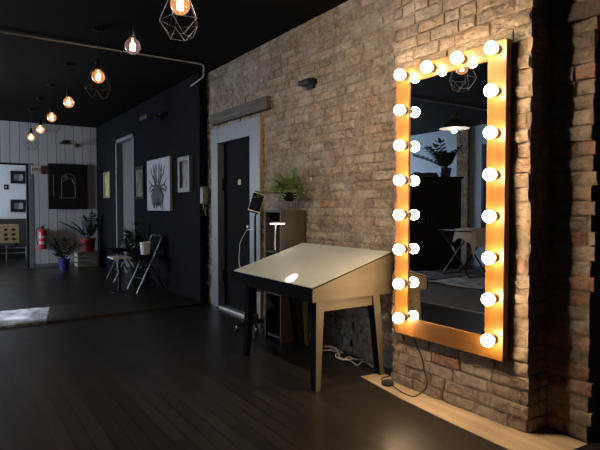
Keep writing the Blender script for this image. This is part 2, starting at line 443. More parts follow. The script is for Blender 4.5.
# navy wall that stands proud of the brick beyond the door
NV = MB()
NV.box((DX, 6.2, 0), (DX + .4, 9.0, CZ)).box((DX, 10.16, 0), (DX + .4, FY, CZ)).box((DX, 9.0, 2.45), (DX + .4, 10.16, CZ))
struct(NV.build('wall_right_far', M['navy']))
d2 = struct(MB().box((DX + .10, 9.0, 0), (DX + .14, 10.16, 2.45)).build('door_2', M['grey_door']))
f = MB()
f.box((DX - .012, 8.99, 0), (DX + .10, 9.06, 2.47)).box((DX - .012, 10.10, 0), (DX + .10, 10.17, 2.47)).box((DX - .012, 8.99, 2.41), (DX + .10, 10.17, 2.47))
struct(f.build('door_frame', M['casing'], d2))

# far plank wall with the opening to the next room
W = MB()
W.box((1.36, FY, 0), (DX + .1, FY + .14, CZ)).box((-.35, FY, 2.09), (1.36, FY + .14, CZ)).box((-1.3, FY, 0), (-.35, FY + .14, CZ)).box((LX, FY, 0), (-3.5, FY + .14, CZ)).box((-3.5, FY, 0), (-1.3, FY + .14, .6)).box((-3.5, FY, 2.6), (-1.3, FY + .14, CZ))
struct(W.build('wall_far', M['planks']))
t_ = MB().box((1.325, FY - .006, 0), (1.40, FY + .15, 2.09))
struct(t_.build('trim_4', M['casing']))
struct(MB().box((1.28, FY + .03, 0), (1.325, FY + .13, 2.09)).box((-.35, FY + .03, 2.055), (1.325, FY + .13, 2.09)).build('trim_5', M['black']))
struct(MB().box((1.40, FY - .015, 0), (DX, FY, .07)).build('baseboard_far', M['casing']))
# next room
struct(MB().box((-1.2, 14.5, 0), (3.2, 14.62, CZ)).build('wall_next_room_far', M['white_wall']))
struct(MB().box((2.6, FY + .14, 0), (2.75, 14.5, CZ)).build('wall_next_room_right', M['white_wall']))
NR = MB(); NR.box((-1.3, FY + .14, 0), (-1.18, 12.6, CZ)).box((-1.3, 13.9, 0), (-1.18, 14.5, CZ)).box((-1.3, 12.6, 0), (-1.18, 13.9, .6)).box((-1.3, 12.6, 2.5), (-1.18, 13.9, CZ))
struct(NR.build('wall_next_room_left', M['white_wall']))

# left wall: pale blue, tall windows out of the frame at left; back wall behind the camera
wins = [(6.02, 6.91), (9.7, 11.1)]
LW = MB(); y = BY
for (a, c) in sorted(wins):
    LW.box((LX - .2, y, 0), (LX, a, CZ)).box((LX - .2, a, 0), (LX, c, .55)).box((LX - .2, a, 2.5), (LX, c, CZ)); y = c
LW.box((LX - .2, y, 0), (LX, FY, CZ))
struct(LW.build('wall_left', M['pale']))
struct(MB().box((LX, BY - .15, 0), (3.6, BY, CZ)).build('wall_back', M['charcoal']))
def window(n, X, a, c, z0, z1):
    f = MB()
    f.box((X - .16, a, z0), (X - .08, a + .06, z1)).box((X - .16, c - .06, z0), (X - .08, c, z1)).box((X - .16, a, z0), (X - .08, c, z0 + .06)).box((X - .16, a, z1 - .06), (X - .08, c, z1))
    f.box((X - .15, (a + c) / 2 - .025, z0), (X - .09, (a + c) / 2 + .025, z1)).box((X - .15, a, (z0 + z1) / 2 - .025), (X - .09, c, (z0 + z1) / 2 + .025))
    w = struct(f.build('window_%d' % n, M['casing']))
    struct(MB().box((X - .125, a, z0), (X - .121, c, z1)).build('pane', M['clear'], w))
    struct(MB().box((X - .10, a - .04, z0 - .05), (X + .06, c + .04, z0)).build('window_sill', M['casing'], w))
window(4, LX, 6.02, 6.91, .55, 2.5); window(1, LX, 9.7, 11.1, .55, 2.5); wf = MB()
for x in (-3.5, -2.43, -1.36): wf.box((x, FY + .03, .6), (x + .06, FY + .11, 2.6))
for z in (.6, 1.58, 2.54): wf.box((-3.44, FY + .03, z), (-1.36, FY + .11, z + .06))
wf = struct(wf.build('window_3', M['casing']))
struct(MB().box((-3.5, FY + .06, .6), (-1.3, FY + .064, 2.6)).build('pane', M['clear'], wf))
window(2, -1.18 + .05, 12.6, 13.9, .6, 2.5)

# worn raised threshold; left part's pale colour also paints in the daylight patch
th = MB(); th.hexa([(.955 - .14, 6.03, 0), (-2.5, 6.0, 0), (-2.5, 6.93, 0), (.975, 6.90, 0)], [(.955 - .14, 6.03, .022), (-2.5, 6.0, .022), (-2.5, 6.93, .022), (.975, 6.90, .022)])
struct(th.build('trim_6', M['worn_daylit']))
struct(MB().hexa([(.955 - .14, 6.03, 0), (.975, 6.90, 0), (2.62, 6.85, 0), (2.62, 6.10, 0)], [(.955 - .14, 6.03, .022), (.975, 6.90, .022), (2.62, 6.85, .022), (2.62, 6.10, .022)]).build('trim_7', M['floor']))
# bare boards along the foot of the pier
pl = [(2.435, 2.86), (2.36, 2.40), (2.325, 1.95), (2.31, 1.58), (2.42, 1.40), (2.70, 1.39), (2.70, 1.62), (2.55, 1.64), (2.55, 2.655), (2.61, 2.70), (2.62, 2.84)]
struct(MB().prism(pl, 'Z', 0, .006).build('trim_1', M['strip']))

# ------------------------------------------------------------------ the door in the brick wall
d1 = struct(MB().box((WX + .06, DY0, .02), (WX + .105, DY1, DZ)).build('door_1', M['door']))
c_ = MB()
c_.box((WX - .028, 5.83, 0), (WX + .06, 6.01, 2.17), .004).box((WX - .028, 4.815, 0), (WX + .06, 5.02, 2.17), .004).box((WX - .026, 5.02, 1.985), (WX + .06, 5.83, 2.17), .004)
struct(c_.build('door_frame', M['casing'], d1))
struct(MB().box((WX - .03, 4.785, 0), (WX + .02, 4.813, 2.17)).build('frame_edge', M['raw_edge'], d1))
struct(MB().box((WX - .02, 4.99, 0), (WX + .12, 5.86, .022)).build('door_sill', M['alu'], d1))
struct(MB().box((WX + .03, 5.80, 1.42), (WX + .062, 5.835, 1.56)).box((WX + .03, 5.80, .32), (WX + .062, 5.835, .46)).build('hinge', M['iron'], d1))
struct(MB().lathe([(.012, 0), (.012, -.045), (.03, -.05), (.03, -.075), (.01, -.085)], (WX + .06, 5.09, 1.0), 14, 'X').build('handle', M['chrome'], d1))
tag(MB().box((WX + .055, 5.39, 1.475), (WX + .06, 5.455, 1.535)).build('door_label', M['yellow_label']), 'small yellow label stuck on the dark blue door', 'label')
tag(MB().box((WX - .06, 4.60, 2.21), (WX + .05, 5.97, 2.34), .012).build('door_lintel', M['lintel']), 'dark weathered timber lintel above the white door frame', 'lintel', kind='structure')

# ------------------------------------------------------------------ mirror with bulbs
mr = thing('vanity_mirror', 'tall pine framed mirror ringed with lit round bulbs on brick pier', 'mirror', (PX, 2.155, .38))
def L3(x, y, z): return (x - PX, y - 2.155, z - .38)
y0, y1, z0, z1 = 1.737, 2.568, .379, 2.117
BW = .118; XF, XB = 2.478, 2.522
for (a, c) in ((y0, y0 + BW), (y1 - BW, y1)):
    MB().box(L3(XF, a, z0), L3(XB, c, z1), .003).build('frame_upright', M['pineZ'], mr)
for (a, c) in ((z0, z0 + BW), (z1 - .095, z1)):
    MB().box(L3(XF + .001, y0 + BW - .001, a), L3(XB, y1 - BW + .001, c), .003).build('frame_crosspiece', M['pineY'], mr)
MB().box(L3(2.487, y0 + BW - .01, z0 + BW - .01), L3(2.492, y1 - BW + .01, z1 - .085)).build('mirror_glass', M['mirror'], mr)
MB().box(L3(2.507, y0 + .05, z0 + .05), L3(2.545, y1 - .05, z1 - .05)).build('backing_board', M['black'], mr)
YL, YR = 2.474, 1.790
zs = [.495 + i * (2.068 - .495) / 7 for i in range(8)]
spots = [(YL, z) for z in zs] + [(YR, z) for z in zs] + [(YL - .228, 2.068), (YL - .456, 2.068)]
bm_ = sm_ = None
for i, (y, z) in enumerate(spots):
    if bm_ is None:
        r = .034; cx = -.060
        prof = [(.0125, -.006), (.0135, -.022)] + [(max(r * sin(R(t)), 1e-7), cx + r * cos(R(t))) for t in range(27, 181, 9)] + [(1e-7, cx - r)]
        bb = MB().lathe(prof, (0, 0, 0), 20, 'X').build('light_bulb', M['bulb'], mr)
        ss = MB().lathe([(.020, .002), (.0235, 0), (.0235, -.020), (.0195, -.023), (.0140, -.020)], (0, 0, 0), 20, 'X').build('bulb_socket', M['collar'], bb)
        bm_, sm_ = bb, ss
    else:
        bb = bm_.copy(); COL.objects.link(bb); ss = sm_.copy(); COL.objects.link(ss); ss.parent = bb; bb.parent = mr
    bb.location = L3(XF, y, z)
# lead with foot switch
lead = smooth_path([(2.515, 2.43, .40), (2.525, 2.42, .33), (2.522, 2.37, .26), (2.515, 2.33, .17), (2.50, 2.30, .08), (2.45, 2.345, .014), (2.43, 2.42, .011), (2.455, 2.52, .011), (2.47, 2.585, .018)])
cd = tag(MB().tube(lead + smooth_path([(2.47, 2.65, .018), (2.485, 2.70, .011), (2.52, 2.735, .011), (2.60, 2.74, .011)])[:], .0042, 6).build('mirror_cord', M['cable_black']),
    'black lead with inline switch hanging below the lit mirror', 'cord')
MB().lathe([(.001, .002), (.040, .002), (.044, .012), (.036, .026), (.014, .032), (.001, .032)], (2.465, 2.62, .006), 18).build('foot_switch', M['rubber'], cd)

# ------------------------------------------------------------------ sloped table
tb = thing('drafting_table', 'sloped plywood drafting table with pale glass top and black front', 'table', (2.3, 3.36, 0))
def T(x, y, z): return (x - 2.3, y - 3.36, z)
TX0, TX1, TY0, TY1, ZB, ZF, ZK = 1.955, 2.655, 2.785, 3.94, .595, .682, .887
sl = (ZK - ZF) / (TX1 - TX0)
for a, c in ((TY0, TY0 + .02), (TY1 - .02, TY1)):
    MB().prism([(TX0 - 2.3, ZB), (TX1 - 2.3, ZB), (TX1 - 2.3, ZK), (TX0 - 2.3, ZF)], 'Y', a - 3.36, c - 3.36).build('side_panel', M['ply'], tb)
MB().box(T(TX0 - .012, TY0, ZB), T(TX0, TY1, ZF), 0).build('front_panel', M['satin_black'], tb)['label'] = 'black front panel'
MB().box(T(TX1 - .02, TY0 + .02, ZB), T(TX1, TY1 - .02, ZK - .012)).build('back_panel', M['ply'], tb)
MB().box(T(TX0, TY0 + .02, ZB), T(TX1 - .02, TY1 - .02, ZB + .012)).build('bottom_panel', M['ply'], tb)
x0, x1 = TX0 - .012, TX1 + .004
MB().prism([(x0 - 2.3, ZF - .012 * sl), (x1 - 2.3, ZK + .004 * sl), (x1 - 2.3, ZK + .008), (x0 - 2.3, ZF + .004)], 'Y', TY0 - .002 - 3.36, TY1 + .002 - 3.36).build('top_rim', M['satin_black'], tb)
MB().prism([(x0 + .012 - 2.3, ZF + .004), (x1 - .012 - 2.3, ZK + .004), (x1 - .012 - 2.3, ZK + .0105), (x0 + .012 - 2.3, ZF + .0115)], 'Y', TY0 + .003 - 3.36, TY1 - .012 - 3.36).build('glass_top', M['top'], tb)
def leg(xt, xb, yt, yb, dark=False):
    w, wb, d = .033, .019, .036
    m = MB()
    m.hexa([T(xb - wb, yb - d * .8, 0), T(xb + wb, yb - d * .8, 0), T(xb + wb, yb + d * .8, 0), T(xb - wb, yb + d * .8, 0)],
           [T(xt - w, yt - d, ZB), T(xt + w, yt - d, ZB), T(xt + w, yt + d, ZB), T(xt - w, yt + d, ZB)])
    m.mi[2 + 3] = 1                                   # room-side face is black laminate like the front panel
    return m.build('leg', [M['satin_black'] if dark else M['leg_wood'], M['satin_black']], tb)
leg(2.035, 2.005, 2.845, 2.82); leg(2.53, 2.585, 2.845, 2.83); leg(2.035, 2.005, 3.77, 3.80, True); leg(2.53, 2.585, 3.77, 3.80)
for yy in (2.833, 3.775): MB().box(T(2.07, yy - .011, ZB - .075), T(2.50, yy + .011, ZB - .001)).build('rail', M['ply'], tb)

# clip lamp on the table's far edge
lp = thing('clip_lamp', 'small lit disc lamp on a thin stem clipped to the drafting table', 'lamp', (2.37, 3.94, .81))
MB().box((-.02, -.045, -.030), (.02, .008, -.004), .003).box((-.02, .004, -.03), (.02, .012, .035), .002).box((-.02, -.035, .013), (.02, .012, .025), .002).build('clamp', M['black'], lp)
MB().tube(smooth_path([(0, .008, .03), (.0, .012, .10), (-.015, -.02, .20), (-.02, -.045, .268)]), .0045, 8).build('stem', M['white'], lp)
MB().lathe([(.001, .010), (.05, .008), (.07, .002), (.072, -.003), (.066, -.004)], (-.015, -.055, .27), 28).build('lamp_head', M['white'], lp)
MB().lathe([(.064, -.002), (.064, -.008), (.001, -.009)], (-.015, -.055, .27), 28).build('diffuser', M['led'], lp)

# loops of white cable under the table
cab = []
rn = random.Random(5)
for k in range(46):
    a = k * .62; rr_ = .10 + .05 * sin(k * .9)
    cab.append((2.60 + .07 * cos(a) * 1.0 + .01 * sin(k * 1.7), 3.33 + .26 * sin(a * .35 + .4) + rr_ * .55 * sin(a), .010 + .028 * abs(sin(k * 1.3))))
cab += [(2.64, 3.12, .03), (2.66, 3.02, .010), (2.63, 2.95, .010)]
tag(MB().tube(smooth_path(cab, 4), .0045, 6).build('white_cable', M['cable_white']), 'tangled white cable on the floor under the drafting table', 'cable')

# ------------------------------------------------------------------ tall shelf unit, plant on wire stand
sh = thing('shelf_cabinet', 'tall narrow brown cabinet with open black front behind drafting table', 'cabinet', (2.57, 4.09, 0))
X0, X1, Y0, Y1, ZT = 2.44, 2.70, 3.965, 4.26, 1.19
def S(x, y, z): return (x - 2.57, y - 4.09, z)
MB().box(S(X0, Y0, 0), S(X1, Y0 + .018, ZT)).build('side_panel', M['shelf_wood'], sh)
MB().box(S(X0, Y1 - .018, 0), S(X1, Y1, ZT)).build('side_panel', M['shelf_wood'], sh)
MB().box(S(X0, Y0 + .018, ZT - .018), S(X1, Y1 - .018, ZT)).build('top_panel', M['shelf_black'], sh)
MB().box(S(X1 - .012, Y0 + .018, .03), S(X1, Y1 - .018, ZT - .018)).build('back_panel', M['shelf_black'], sh)
for z in (.03, .42, .80): MB().box(S(X0 + .01, Y0 + .018, z), S(X1 - .012, Y1 - .018, z + .018)).build('shelf', M['shelf_black'], sh)

pt = thing('potted_fern', 'leafy green fern in a black bowl on a wire stand', 'plant', (2.595, 4.07, ZT))
MB().lathe([(.002, .078), (.035, .085), (.062, .115), (.080, .155), (.086, .195), (.080, .195), (.074, .16), (.05, .125), (.002, .115)], (0, 0, 0), 24).build('bowl', M['black'], pt)
ws = MB()
for k in range(3):
    a = k * 2 * pi / 3 + .35
    ws.tube([(.088 * cos(a), .088 * sin(a), .172), (.092 * cos(a), .092 * sin(a), .002)], .0028, 6)
ws.tube([(.089 * cos(a), .089 * sin(a), .172) for a in [2 * pi * k / 24 for k in range(24)]], .0028, 6, closed=True)
ws.build('wire_stand', M['iron'], pt)
MB().lathe([(.002, .182), (.074, .176)], (0, 0, 0), 20).build('soil', M['soil'], pt)
fl = MB(); rn = random.Random(11)
for k in range(120):
    a = rn.uniform(0, 2 * pi); el = rn.uniform(.1, 1.4); ln = rn.uniform(.14, .29)
    d = Vector((cos(a) * cos(el), sin(a) * cos(el), sin(el)))
    if d.x > 0: d.x *= .35
    p = Vector((cos(a) * .045, sin(a) * .05, .185)); pts = []
    for i in range(8):
        t = i / 7; pts.append(p + d * (ln * t) - Vector((0, 0, 1)) * (ln * .75 * t * t * (1.1 - el / 2)))
    pts = [Vector((min(q.x, .10), q.y, max(q.z, (.165 if k % 3 else .12) if (q.x ** 2 + q.y ** 2) > .0081 else .20))) for q in pts]
    fl.tube(pts, .0012, 4)
    for i in range(1, 8):
        t = (pts[i] - pts[i - 1]).normalized() if (pts[i] - pts[i - 1]).length > 1e-6 else d
        sd = t.cross(Vector((0, 0, 1))); sd = sd.normalized() if sd.length > 1e-3 else Vector((1, 0, 0))
        for sg in (-1, 1):
            dd = sd * sg + t * .5 + Vector((0, 0, rn.uniform(-.1, .5)))
            if pts[i].x > .07 and dd.x > 0: dd.x *= -.5
            fl.leaf(pts[i], dd, rn.uniform(.024, .042), rn.uniform(.014, .021), .2, .0006)
fl.build('foliage', M['leaf'], pt)

# ------------------------------------------------------------------ tablet on a rolling stand
st = thing('tablet_stand', 'white framed tablet held on a black rolling floor stand', 'stand', (2.49, 4.53, 0))
bs = MB()
for k in range(5):
    a = k * 2 * pi / 5 + .5
    bs.hexa([(-.018 * sin(a), .018 * cos(a), .085), (.018 * sin(a), -.018 * cos(a), .085), (.19 * cos(a) + .012 * sin(a), .19 * sin(a) - .012 * cos(a), .062), (.19 * cos(a) - .012 * sin(a), .19 * sin(a) + .012 * cos(a), .062)],
            [(-.018 * sin(a), .018 * cos(a), .125), (.018 * sin(a), -.018 * cos(a), .125), (.19 * cos(a) + .012 * sin(a), .19 * sin(a) - .012 * cos(a), .082), (.19 * cos(a) - .012 * sin(a), .19 * sin(a) + .012 * cos(a), .082)])
bs.lathe([(.03, .07), (.034, .09), (.034, .15), (.02, .17)], (0, 0, 0), 16)
bs.build('base', M['black'], st)
for k in range(5):
    a = k * 2 * pi / 5 + .5; c = (.19 * cos(a), .19 * sin(a), .026)
    w = MB().lathe([(.001, -.011), (.02, -.012), (.026, -.009), (.026, .009), (.02, .012), (.001, .011)], c, 16, 'Y'); w.build('caster', M['rubber'], st)
    cx_ = MB().box((c[0] - .012, c[1] - .016, .036), (c[0] + .012, c[1] + .016, .064), .003).build('caster_fork', M['chrome'], st)
MB().tube([(0, 0, .16), (0, 0, .62), (0, 0, 1.13)], [.016, .013, .010], 12).lathe([(.017, .60), (.02, .61), (.02, .65), (.012, .66)], (0, 0, 0), 14).build('pole', M['black'], st)
ho = MB().tube([(0, 0, 1.12), (.02, .01, 1.17), (.03, .0, 1.24), (.012, -.02, 1.26)], .009, 8)
ho.build('holder', M['black'], st)
tab = MB(); tab.box((-.006, -.060, -.100), (.006, .060, .100), .005)
to = tab.build('tablet', M['white'], st)
sc = MB().box((-.0075, -.0555, -.088), (-.0055, .0555, .088)).build('screen', M['screen'], to)
for zz in (-.104, .104): MB().box((-.012, -.05, zz - .006), (.008, .05, zz + .006), .003).build('grip', M['black'], to)
to.location = (.0, -.03, 1.265); to.rotation_euler = (R(17), R(14), R(62))
MB().tube(smooth_path([(-.01, .02, 1.0), (-.035, .10, .99), (-.045, .14, .95), (-.05, .22, .86), (-.05, .235, .80), (-.05, .235, .62), (-.03, .1, .5), (-.012, .01, .42)]), .0032, 6).build('charging_cable', M['cable_white'], st)

# ------------------------------------------------------------------ handset on the end of the navy wall
ic = thing('intercom_handset', 'ivory intercom handset with coiled cord beside the white door frame', 'intercom', (2.668, 6.2, 1.36))
MB().box((-.045, -.035, -.10), (.045, 0, .115), .008).build('body', M['ivory'], ic)
MB().box((-.040, -.062, -.09), (-.002, -.034, .105), .008).build('receiver', M['ivory'], ic)
co = MB().tube(smooth_path([(-.02, -.045, -.09), (-.02, -.05, -.15), (0, -.05, -.20), (.015, -.05, -.25), (.0, -.05, -.22), (.015, -.04, -.16), (.02, -.03, -.10)], 5), .005, 6); co.build('cord', M['ivory'], ic)

# ------------------------------------------------------------------ pictures on the navy wall
def framed(name, label, ya, yb, za, zb, fm, pm_, fw=.05, depth=.035, cat='picture'):
    yc, zc = (ya + yb) / 2, (za + zb) / 2; t = thing(name, label, cat, (DX, yc, zc)); h, w = (zb - za) / 2, (yb - ya) / 2
    f = MB(); f.box((-depth, -w, -h), (0, -w + fw, h), .003).box((-depth, w - fw, -h), (0, w, h), .003).box((-depth, -w + fw, -h), (0, w - fw, -h + fw), .003).box((-depth, -w + fw, h - fw), (0, w - fw, h), .003)
    f.build('frame', fm, t)
    MB().box((-.012, -w + fw, -h + fw), (-.002, w - fw, h - fw)).build('print', pm_, t)
    return t
framed('framed_picture', 'small dim print in a grey silver frame nearest the white door', 6.43, 6.84, 1.415, 1.885, M['silver'], M['photo'], .06, .05)
framed('framed_picture', 'small dim print in a dark frame between pale canvas and grey door', 8.42, 8.93, 1.345, 1.885, M['iron'], M['photo'])
framed('framed_picture', 'narrow green and gold picture beyond the tall grey door', 10.56, 11.03, 1.40, 1.91, M['gold'], M['photo_green'], .04)
ar = thing('canvas_print', 'large pale canvas with dark antlers and bearded figure on navy wall', 'picture', (DX - .003, 7.66, 1.55))
MB().box((-.045, -.51, -.385), (-.006, .51, .385), .004).build('canvas', M['canvas'], ar)
MB().box((-.006, -.49, -.36), (0, .49, .36)).build('stretcher', M['black'], ar)
ik = MB()
def stroke(pts, r): ik.tube([(-.0455, p[0], p[1]) for p in pts], r, 6)
for s_ in (-1, 1):
    for pts, r in [([(.06, -.02), (.13, .05), (.16, .18), (.20, .31)], .016), ([(.05, .02), (.07, .14), (.05, .30)], .014), ([(.14, .08), (.25, .15), (.31, .27)], .012),
                   ([(.10, -.03), (.27, .0), (.40, .08)], .014), ([(.27, .0), (.36, -.06), (.42, -.03)], .011), ([(.16, .18), (.10, .25), (.10, .34)], .009), ([(.20, -.06), (.33, -.10), (.39, -.07)], .012)]:
        stroke([(s_ * a, z) for a, z in pts], [r * 1.35 * (1 - .75 * i / (len(pts) - 1)) for i in range(len(pts))])
for k in range(17):
    y = -.20 + .4 * k / 16; stroke([(y * .65, .0 - abs(y) * .3), (y * 1.15, -.16), (y * (1.05 + .15 * sin(k * 2.1)), -.375 + .08 * abs(sin(k * 1.7)))], [.022, .030, .005])
ik.build('antler_drawing', M['ink'], ar)
fc = MB().lathe([(.001, -.047), (.05, -.0475), (.055, -.046)], (0, 0, -.06), 18, 'X'); fc.build('pale_face', M['canvas'], ar)
pl_ = thing('picture_lamp', 'dark wall lamp above the pale antler canvas', 'lamp', (DX, 7.62, 2.53), 0)
MB().tube(smooth_path([(0, 0, .0), (-.10, 0, .04), (-.2, 0, .02)]), .010, 8).lathe([(.03, 0), (.045, -.02)], (0, 0, 0), 14, 'X').build('arm', M['iron'], pl_)
MB().box((-.28, -.17, -.045), (-.15, .17, .02), .018).build('shade', M['enamel_dark'], pl_)

# ------------------------------------------------------------------ far wall things
op = thing('framed_picture', 'large black painting of a glass dome on white plank wall', 'picture', (2.05, FY, 1.64))
MB().box((-.375, -.045, -.465), (.375, 0, .465), .005).build('panel', M['black'], op)
dm = MB()
arch = [(-.13, -.045)] + [(-.13 * cos(pi * k / 12), .0) for k in range(0)]
pts = [(-.13, -.22), (-.13, .12)] + [(-.13 * cos(pi * k / 10), .12 + .15 * sin(pi * k / 10)) for k in range(1, 10)] + [(.13, .12), (.13, -.22)]
dm.tube([(x, -.046, z) for x, z in pts], .008, 6).tube([(-.18, -.046, -.23), (.18, -.046, -.23)], .014, 6).tube([(-.28, -.046, -.18), (-.28, -.046, .25)], .006, 6)
dm.lathe([(.001, -.05), (.04, -.049), (.042, -.045)], (-.05, 0, .20), 14, 'Y').tube([(-.11, -.046, .10), (-.02, -.046, .16), (.06, -.046, .18), (.11, -.046, .06)], .012, 6)
dm.build('dome_drawing', M['chalk'], op)
sp = thing('gooseneck_lamp', 'brass picture light above the black dome painting', 'lamp', (2.08, FY, 2.50))
MB().lathe([(.04, 0), (.045, -.012), (.02, -.02)], (.14, 0, 0), 16, 'Y').tube(smooth_path([(.14, -.01, 0), (.12, -.09, .05), (.04, -.17, .08), (-.05, -.22, .06)]), .008, 8).build('arm', M['brass'], sp)
MB().lathe([(.02, .045), (.05, .035), (.10, .0), (.13, -.035), (.125, -.035), (.09, -.005), (.02, .03)], (-.09, -.22, .035), 22).build('shade', M['brass'], sp)

sg = thing('exit_sign', 'white and red exit sign at the top of the far opening', 'sign', (1.50, FY, 1.965))
MB().box((-.13, -.03, -.08), (.045, 0, .08), .003).build('white_panel', M['sign_white'], sg)
MB().box((.045, -.03, -.08), (.14, 0, .08), .003).build('red_panel', M['sign_red'], sg)
cu = bpy.data.curves.new('exit_letters', 'FONT'); cu.body = 'EXIT'; cu.size = .085; cu.align_x = 'CENTER'; cu.align_y = 'CENTER'; cu.extrude = .002; cu.materials.append(M['sign_red'])
tmp = bpy.data.objects.new('letters', cu); COL.objects.link(tmp)
bpy.context.view_layer.update()
me_ = bpy.data.meshes.new_from_object(tmp.evaluated_get(bpy.context.evaluated_depsgraph_get())); bpy.data.objects.remove(tmp)
tx = bpy.data.objects.new('lettering', me_); COL.objects.link(tx); tx.parent = sg; tx.location = (-.042, -.031, 0); tx.rotation_euler = (pi / 2, 0, 0)

ex = thing('fire_extinguisher', 'red fire extinguisher hanging on white plank wall by the opening', 'fire extinguisher', (1.545, FY - .105, .375))
MB().lathe([(.001, 0), (.072, 0), (.08, .012), (.08, .33), (.07, .37), (.035, .40), (.02, .41), (.02, .43)], (0, 0, 0), 22).build('cylinder', M['red'], ex)
MB().lathe([(.0812, .10), (.0812, .16)], (0, 0, 0), 22).lathe([(.0812, .22), (.0812, .27)], (0, 0, 0), 22).build('label_band', M['ivory'], ex)['label'] = 'white printed bands'
MB().box((-.02, -.02, .42), (.02, .02, .455), .004).box((-.02, -.075, .455), (.02, .02, .468), .003).hexa([(-.01, -.07, .44), (.01, -.07, .44), (.01, .0, .435), (-.01, .0, .435)], [(-.01, -.07, .447), (.01, -.07, .447), (.01, .0, .443), (-.01, .0, .443)]).tube([(.01, 0, .455), (.06, 0, .50)], .006, 6).build('valve', M['black'], ex)
MB().tube(smooth_path([(-.02, -.01, .435), (-.08, -.02, .43), (-.12, -.03, .35), (-.115, -.03, .2), (-.10, -.03, .09)]), .010, 8).build('hose', M['rubber'], ex)
MB().box((-.03, .07, .15), (.03, .105, .42), .003).build('wall_bracket', M['steel'], ex)

# pots in the corner
cr = thing('wooden_crate', 'pale slatted wooden crate on the floor under the red pot', 'crate', (2.31, 11.38, 0))
for z in (.012, .112, .212): 
    m = MB(); 
    m.box((-.20, -.15, z), (.20, -.135, z + .068), .002).box((-.20, .135, z), (.20, .15, z + .068), .002).box((-.20, -.135, z), (-.187, .135, z + .068), .002).box((.187, -.135, z), (.20, .135, z + .068), .002)
    m.build('slat_course', M['crate'], cr)
for x in (-.187, .155):
    for y in (-.135, .105): MB().box((x, y, 0), (x + .032, y + .03, .30)).build('corner_post', M['crate'], cr)
MB().box((-.2, -.15, .30), (.2, .15, .312)).build('lid', M['crate'], cr)
rp = thing('potted_zz_plant', 'arching dark green plant in a red pot on the crate', 'plant', (2.35, 11.36, .312))
MB().lathe([(.001, 0), (.110, 0), (.138, .245), (.145, .245), (.145, .275), (.13, .275), (.125, .24), (.001, .24)], (0, 0, 0), 24).build('pot', M['red_pot'], rp)
def frond(mb, sb, base, a, ln, lean, w=.05, n=9, maxx=9):
    base = Vector(base); pts = []
    for i in range(n + 1):
        t = i / n; rr = ln * sin(lean) * (t ** 1.3); pts.append(base + Vector((min(cos(a) * rr, maxx), sin(a) * rr, ln * cos(lean * .8) * t - .12 * ln * t * t)))
    sb.tube(pts, [.008 * (1 - .6 * i / n) for i in range(n + 1)], 6)
    for i in range(2, n + 1):
        t = (pts[i] - pts[i - 1]).normalized(); sd = t.cross(Vector((sin(a), -cos(a), .2))).normalized(); sd = t.cross(Vector((0, 0, 1))); sd = sd.normalized() if sd.length > .05 else Vector((1, 0, 0))
        for sgn in (-1, 1): mb.leaf(pts[i], sd * sgn + t * .7, w * 1.9, w, .1, .001)
        if i == n: mb.leaf(pts[i], t, w * 1.9, w, .1, .001)
a_, s2 = MB(), MB()
for k, (a, ln, le) in enumerate([(3.3, .55, .95), (3.0, .42, .6), (4.2, .5, .35), (1.6, .42, .25), (5.2, .52, .3), (.3, .30, .6), (5.9, .45, .55), (2.7, .50, .95), (4.7, .40, .8), (5.4, .56, .12)]):
    frond(a_, s2, (.03 * cos(a), .03 * sin(a), .25), a, ln, le, .055, maxx=.13)
a_.build('leaves', M['dark_leaf'], rp); s2.build('stem', M['stem'], rp)
bp = thing('potted_plant', 'leafy plant in a cobalt blue pot on the floor beside the crate', 'plant', (1.84, 11.05, 0))
MB().lathe([(.001, 0), (.08, 0), (.105, .19), (.112, .20), (.112, .215), (.097, .215), (.09, .18), (.001, .18)], (0, 0, 0), 22).build('pot', M['blue_pot'], bp)
a_, s2 = MB(), MB()
for k, (a, ln, le) in enumerate([(.4, .42, .9), (3.5, .35, .5), (4.6, .42, .2), (5.4, .36, .6), (2.4, .38, .7), (1.2, .4, .3), (4.0, .2, .9), (3.0, .45, .3)]):
    frond(a_, s2, (.02 * cos(a), .02 * sin(a), .18), a, ln, le, .07, 6)
a_.build('leaves', M['dark_leaf'], bp); s2.build('stem', M['stem'], bp)

# ------------------------------------------------------------------ folding chairs and side table by the navy wall
def make_chair(loc, label):
    t = thing('folding_chair', label, 'chair', loc, 0, 'folding chairs along the navy wall')
    hw = .235
    for s_ in (-1, 1):
        y = s_ * hw
        MB().tube([(-.20, y, 0), (.02, y, .46), (.165, y, .78)], .0125, 8).build('front_leg', M['chrome'], t)
        MB().tube([(.22, y * .88, 0), (-.02, y * .88, .44), (-.16, y * .88, .50)], .011, 8).build('rear_leg', M['iron'], t)
    MB().tube([(.165, -hw, .78), (.175, -hw * .9, .80), (.175, hw * .9, .80), (.165, hw, .78)], .0125, 8).build('top_rail', M['chrome'], t)
    MB().tube([(-.11, -hw, .19), (-.11, hw, .19)], .008, 8).build('cross_bar', M['chrome'], t)
    MB().tube([(.13, -hw * .88, .17), (.13, hw * .88, .17)], .008, 8).build('cross_bar', M['iron'], t)
    sm = MB(); sm.box((-.21, -.20, .490), (.16, .20, .529), .014); sm.build('seat', M['satin_black'], t)
    bk = MB(); n = 10
    vs = []
    for i in range(n + 1):
        y = -.215 + .43 * i / n; c = .03 * (1 - (2 * i / n - 1) ** 2)
        for (dx, z) in ((0, .60), (.022, .60), (.095, .77), (.073, .77)): vs.append((.085 + dx + c, y, z))
    fs = [(0, 1, 2, 3), tuple(n * 4 + k for k in (3, 2, 1, 0))]
    for i in range(n):
        for k in range(4): fs.append((i * 4 + k, i * 4 + (k + 1) % 4, i * 4 + 4 + (k + 1) % 4, i * 4 + 4 + k))
    bk.add(vs, fs, True); bk.build('backrest', M['satin_black'], t)
    return t
